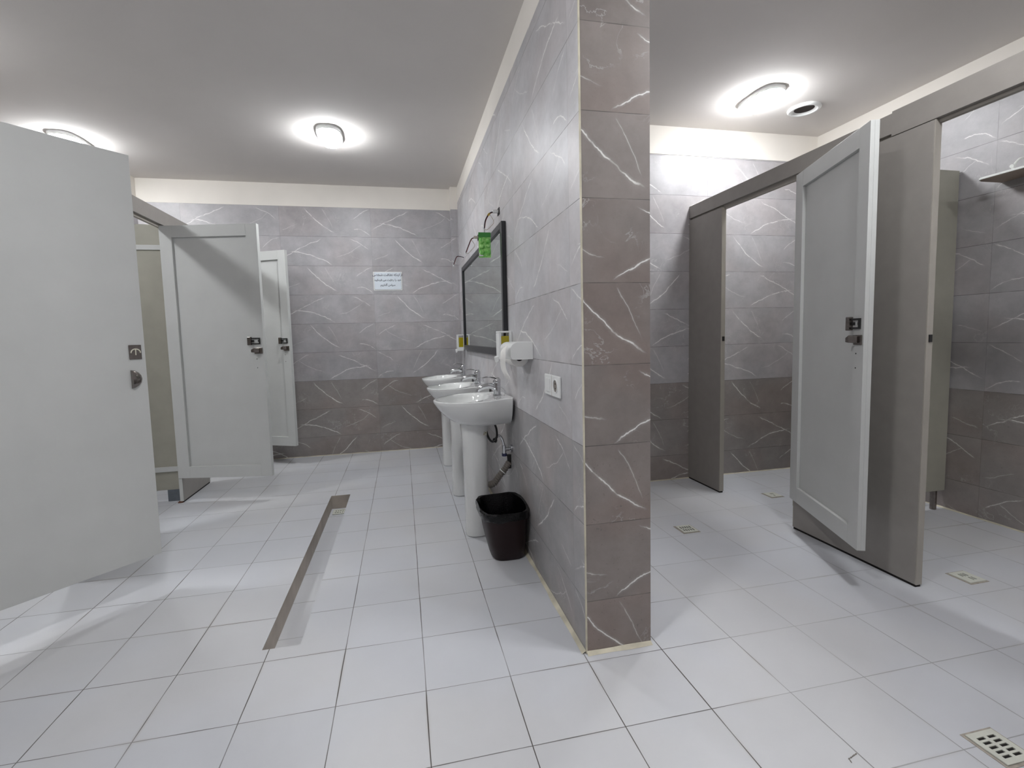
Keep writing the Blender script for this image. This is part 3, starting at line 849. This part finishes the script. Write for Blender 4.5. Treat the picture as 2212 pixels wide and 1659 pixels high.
# ------------------------------------------------------------------ soap dispensers
def make_soap(label, y):
    t = thing('soap_dispenser', label, 'soap dispenser', (PX0, y, 1.095), 0, 'white soap dispensers with yellow soap')
    w = .046
    obj('back_plate', B((-.018, -w, 0, -.0005, w, .158)), M['plastic'], t, bevel=0.003)
    obj('cap', B((-.080, -w, .147, -.0185, w, .158)), M['plastic'], t, bevel=0.003)
    obj('front_frame', B((-.080, -w, .020, -.066, w, .1465)), M['plastic'], t, bevel=0.003)
    obj('base', B((-.080, -w, -.012, -.0185, w, .028)), M['plastic'], t, bevel=0.004)
    obj('soap_tank', B((-.0655, -w + .003, .0285, -.0185, w - .003, .128)), M['soap'], t, bevel=0.002, label='olive yellow liquid soap')
    bm = bmesh.new()
    loft(bm, [[(-.0805, s * .03, .010) for s in (-1, 1)] + [(-.0805, s * .03, -.022) for s in (1, -1)], [(-.100, s * .026, .004) for s in (-1, 1)] + [(-.092, s * .026, -.030) for s in (1, -1)]])
    obj('push_lever', bm, M['plastic'], t, bevel=0.002)
    return t
s1 = make_soap('white soap dispenser between the mirror edge and the paper holder', 1.215)
dup(s1, 'white soap dispenser beyond the far end of the mirror', (PX0, 3.36, 1.095))

# ------------------------------------------------------------------ toilet paper holder
t = thing('paper_holder', 'white rounded toilet paper holder on the wall with a hanging strip', 'paper holder', (PX0 - .0005, .845, 1.06))
bm = bmesh.new()
prof = []
for k in range(13):
    a = pi / 2 * k / 12
    prof.append((-.075 - .040 * sin(a), .093 + .037 * cos(a)))
prof = [(0, .130)] + prof + [(-.116, .060), (-.106, .044), (-.09, .042), (0, .042)]
rg = []
for yy, s in ((-.128, .985), (-.124, 1.0), (.124, 1.0), (.128, .985)):
    rg.append([(x, yy, .086 + (z - .086) * s) for x, z in prof])
loft(bm, rg)
obj('cover', bm, M['plastic'], t, smooth=True)
bm = bmesh.new()
tube(bm, [(-.058, -.075, .052), (-.058, .075, .052)], .048, 28)
rl = obj('paper_roll', bm, M['paper'], t, smooth=True)
bm = bmesh.new(); tube(bm, [(-.058, -.0765, .052), (-.058, -.0745, .052)], .020, 18)
obj('cardboard_core', bm, M['dark'], rl)
bm = bmesh.new()
pth = smoothpath([(-.128, 0, .112), (-.146, 0, .085), (-.150, 0, .040), (-.142, 0, -.010), (-.122, 0, -.056)], 6)
rings = []
for i, p in enumerate(pth):
    c = -.098 + .006 * sin(i * .5)
    k_ = min(1.0, i / 8); dx = .009 * k_
    rings.append([(p.x + dx, c - .021, p.z - .004 * k_), (p.x + .003, c, p.z), (p.x - dx, c + .021, p.z), (p.x - dx - .001, c + .020, p.z), (p.x + .002, c, p.z), (p.x + dx - .001, c - .020, p.z - .004 * k_)])
loft(bm, rings)
obj('paper_strip', bm, M['paper'], t, smooth=True)

# ------------------------------------------------------------------ light switch and socket
t = thing('switch_and_socket', 'white double wall plate with a light switch and a power socket', 'switch', (PX0, .395, 1.000))
obj('frame_plate', B((-.009, -.105, -.046, -.0003, .105, .046)), M['plastic'], t, bevel=0.003)
obj('rocker', B((-.0125, .022, -.030, -.0091, .080, .030)), M['plastic'], t, bevel=0.0015)
obj('centre_gap', B((-.0096, -.0012, -.046, -.0088, .0012, .046)), M['chan'], t)
obj('rocker_shadow_line', B((-.0094, .020, -.034, -.0090, .082, .034)), M['chan'], t) if False else None
bm = bmesh.new()
def yring(cy, cz, r, x, n=28): return [(x, cy + r * cos(2 * pi * k / n), cz + r * sin(2 * pi * k / n)) for k in range(n)]
loft(bm, [yring(-.052, .002, .031, -.0091), yring(-.052, .002, .031, -.0120), yring(-.052, .002, .027, -.0120), yring(-.052, .002, .026, -.0095)], False, False)
so = obj('socket_ring', bm, M['plastic'], t, smooth=True)
bm = bmesh.new(); loft(bm, [yring(-.052, .002, .0258, -.0091), yring(-.052, .002, .0258, -.0096)])
obj('socket_well', bm, M['hose'], so)
bm = bmesh.new()
for dz in (-.010, .010): tube(bm, [(-.0096, -.052, .002 + dz), (-.0102, -.052, .002 + dz)], .0035, 8)
obj('socket_pins', bm, M['dark'], so)

# ------------------------------------------------------------------ waste bin
t = thing('waste_bin', 'dark maroon plastic waste bin lined with a black bag beside the nearest washbasin', 'bin', (.478, .955, 0))
def bring(z, f, grow=0.0, n=64):
    a = .094 + (.132 - .094) * f + grow; b = .114 + (.172 - .114) * f + grow
    return superring(.022 * (1 - f), .012 * (1 - f), z, a, b, 3.4, n)
bm = bmesh.new()
loft(bm, [bring(0.002, -.03, -.006), bring(.012, 0), bring(.10, .36), bring(.20, .70), bring(.285, 1.0), bring(.285, 1.0, -.004), bring(.02, .05, -.004)])
obj('bin_body', bm, M['bin'], t, smooth=True)
bm = bmesh.new()
def crum(r, amp, sd, zamp=0.0):
    o_ = []
    for (x, y, z) in r:
        q = mnoise.noise(Vector((x * 22, y * 22, z * 20 + sd))) + .7 * mnoise.noise(Vector((x * 60, y * 60, z * 55 + sd * 2))) ; q2 = mnoise.noise(Vector((x * 9, y * 9, sd * 3.1)))
        L = math.hypot(x, y); o_.append((x + x / L * q * amp, y + y / L * q * amp, z + q2 * zamp))
    return o_
loft(bm, [crum(bring(.236, .84, .005), .006, 1, .034), crum(bring(.250, .89, .008), .009, 9, .010), crum(bring(.266, .93, .008), .009, 2, .004), crum(bring(.283, 1.0, .007), .007, 3), crum(bring(.292, 1.0, .002), .006, 4, .010),
          crum(bring(.288, 1.0, -.008), .005, 5), crum(bring(.250, .85, -.014), .010, 6), crum(bring(.17, .55, -.020), .012, 7), crum(bring(.08, .2, -.03), .012, 8)], False, True)
obj('bin_bag', bm, M['bag'], t, smooth=True, label='crumpled black bin bag folded over the rim')

# ------------------------------------------------------------------ wall notice (three lines of Persian)
t = thing('wall_notice', 'small pale blue printed notice on the tiled back wall', 'notice', (-.152, YBL - .001, 1.846))
obj('sheet', B((-.150, -.0030, -.098, .150, -.0005, .098)), M['plastic'], t)
obj('printed_area', B((-.141, -.0036, -.088, .141, -.0031, .092)), M['card'], t)
bm = bmesh.new()
for b in ((-.141, -.0040, -.0895, .141, -.0036, -.0870), (.1385, -.0040, -.088, .141, -.0036, .092), (-.141, -.0040, -.088, -.1395, -.0036, .092)):
    box(bm, *b)
obj('border_line', bm, M['footblock'], t)
FORMS = {'ا': 'ﺍﺎﺍﺎ', 'ز': 'ﺯﺰﺯﺰ', 'ی': 'ﯼﯽﯾﯿ', 'ن': 'ﻥﻦﻧﻨ', 'ک': 'ﮎﮏﮐﮑ', 'ه': 'ﻩﻪﻫﻬ', 'ظ': 'ﻅﻆﻇﻈ', 'ف': 'ﻑﻒﻓﻔ', 'ت': 'ﺕﺖﺗﺘ', 'ش': 'ﺵﺶﺷﺸ', 'خ': 'ﺥﺦﺧﺨ', 'ص': 'ﺹﺺﺻﺼ',
         'و': 'ﻭﻮﻭﻮ', 'د': 'ﺩﺪﺩﺪ', 'ر': 'ﺭﺮﺭﺮ', 'ع': 'ﻉﻊﻋﻌ', 'م': 'ﻡﻢﻣﻤ', 'س': 'ﺱﺲﺳﺴ', 'پ': 'ﭖﭗﭘﭙ', 'گ': 'ﮒﮓﮔﮕ', 'ذ': 'ﺫﺬﺫﺬ'}
NOJOIN = set('ازودرذ')
def shape(s):
    out = []
    for i, c in enumerate(s):
        if c not in FORMS: out.append(c); continue
        pre = i > 0 and s[i - 1] in FORMS and s[i - 1] not in NOJOIN
        nxt = i + 1 < len(s) and s[i + 1] in FORMS and c not in NOJOIN
        out.append(FORMS[c][(1 if pre and not nxt else 2 if nxt and not pre else 3 if nxt and pre else 0)])
    return ''.join(reversed(out))
deps = None
def textmesh(name, s, size, loc, mat, parent, rx=pi / 2, rz=0.0):
    cu = bpy.data.curves.new(name, 'FONT'); cu.body = s; cu.size = size; cu.align_x = 'CENTER'; cu.align_y = 'CENTER'; cu.extrude = 0.0003; cu.offset = 0.0006
    tmp = bpy.data.objects.new(name + '_tmp', cu); COL.objects.link(tmp)
    bpy.context.view_layer.update()
    me = bpy.data.meshes.new_from_object(tmp.evaluated_get(bpy.context.evaluated_depsgraph_get()))
    bpy.data.objects.remove(tmp)
    me.materials.clear(); me.materials.append(mat)
    o = bpy.data.objects.new(name, me); COL.objects.link(o); o.parent = parent
    o.location = loc; o.rotation_euler = (rx, 0, rz)
    return o
for s, z, sz in (('از اینکه نظافت شخصی', .066, .034), ('خود را رعایت می فرمایید', .012, .0285), ('سپاس گذاریم', -.042, .029)):
    textmesh('lettering', shape(s), sz, (0, -.0042, z), M['ink'], t)

# ------------------------------------------------------------------ white wall shelves in the right stalls
def make_shelf(label, y):
    t = thing('wall_shelf', label, 'shelf', (XR, y, 2.05), 0, 'white shelves high in the right stalls')
    bm = bmesh.new()
    d, w, r = .19, .22, .035
    P = [(0, -w)] + [(-d + r - r * sin(a), -w + r - r * cos(a)) for a in [pi / 2 * k / 6 for k in range(7)]] + [(-d + r - r * cos(a), w - r + r * sin(a)) for a in [pi / 2 * k / 6 for k in range(7)]] + [(0, w)]
    loft(bm, [[(x, yy, .002) for x, yy in P], [(x, yy, .014) for x, yy in P]])
    obj('shelf_board', bm, M['shelf'], t, bevel=0.002)
    bm = bmesh.new()
    loft(bm, [[(x * .97, yy * .985, -.001) for x, yy in P], [(x * .97, yy * .985, .0019) for x, yy in P]])
    obj('underside', bm, M['shelfbot'], t, label='brown underside')
    for s in (-1, 1):
        bm = bmesh.new()
        tube(bm, smoothpath([(-.095, s * .11, .014), (-.085, s * .11, .055), (-.045, s * .11, .095), (-.004, s * .11, .105)], 6), .0055, 10)
        tube(bm, [(-.100, s * .11, .052), (-.084, s * .11, .056)], .010, 10)
        obj('bracket', bm, M['shelf'], t, smooth=True)
    return t
sh = make_shelf('white wall shelf high at the right edge of the view', .405)
dup(sh, 'white wall shelf in the far right stall, mostly hidden by the open door', (XR, 1.66, 2.05))
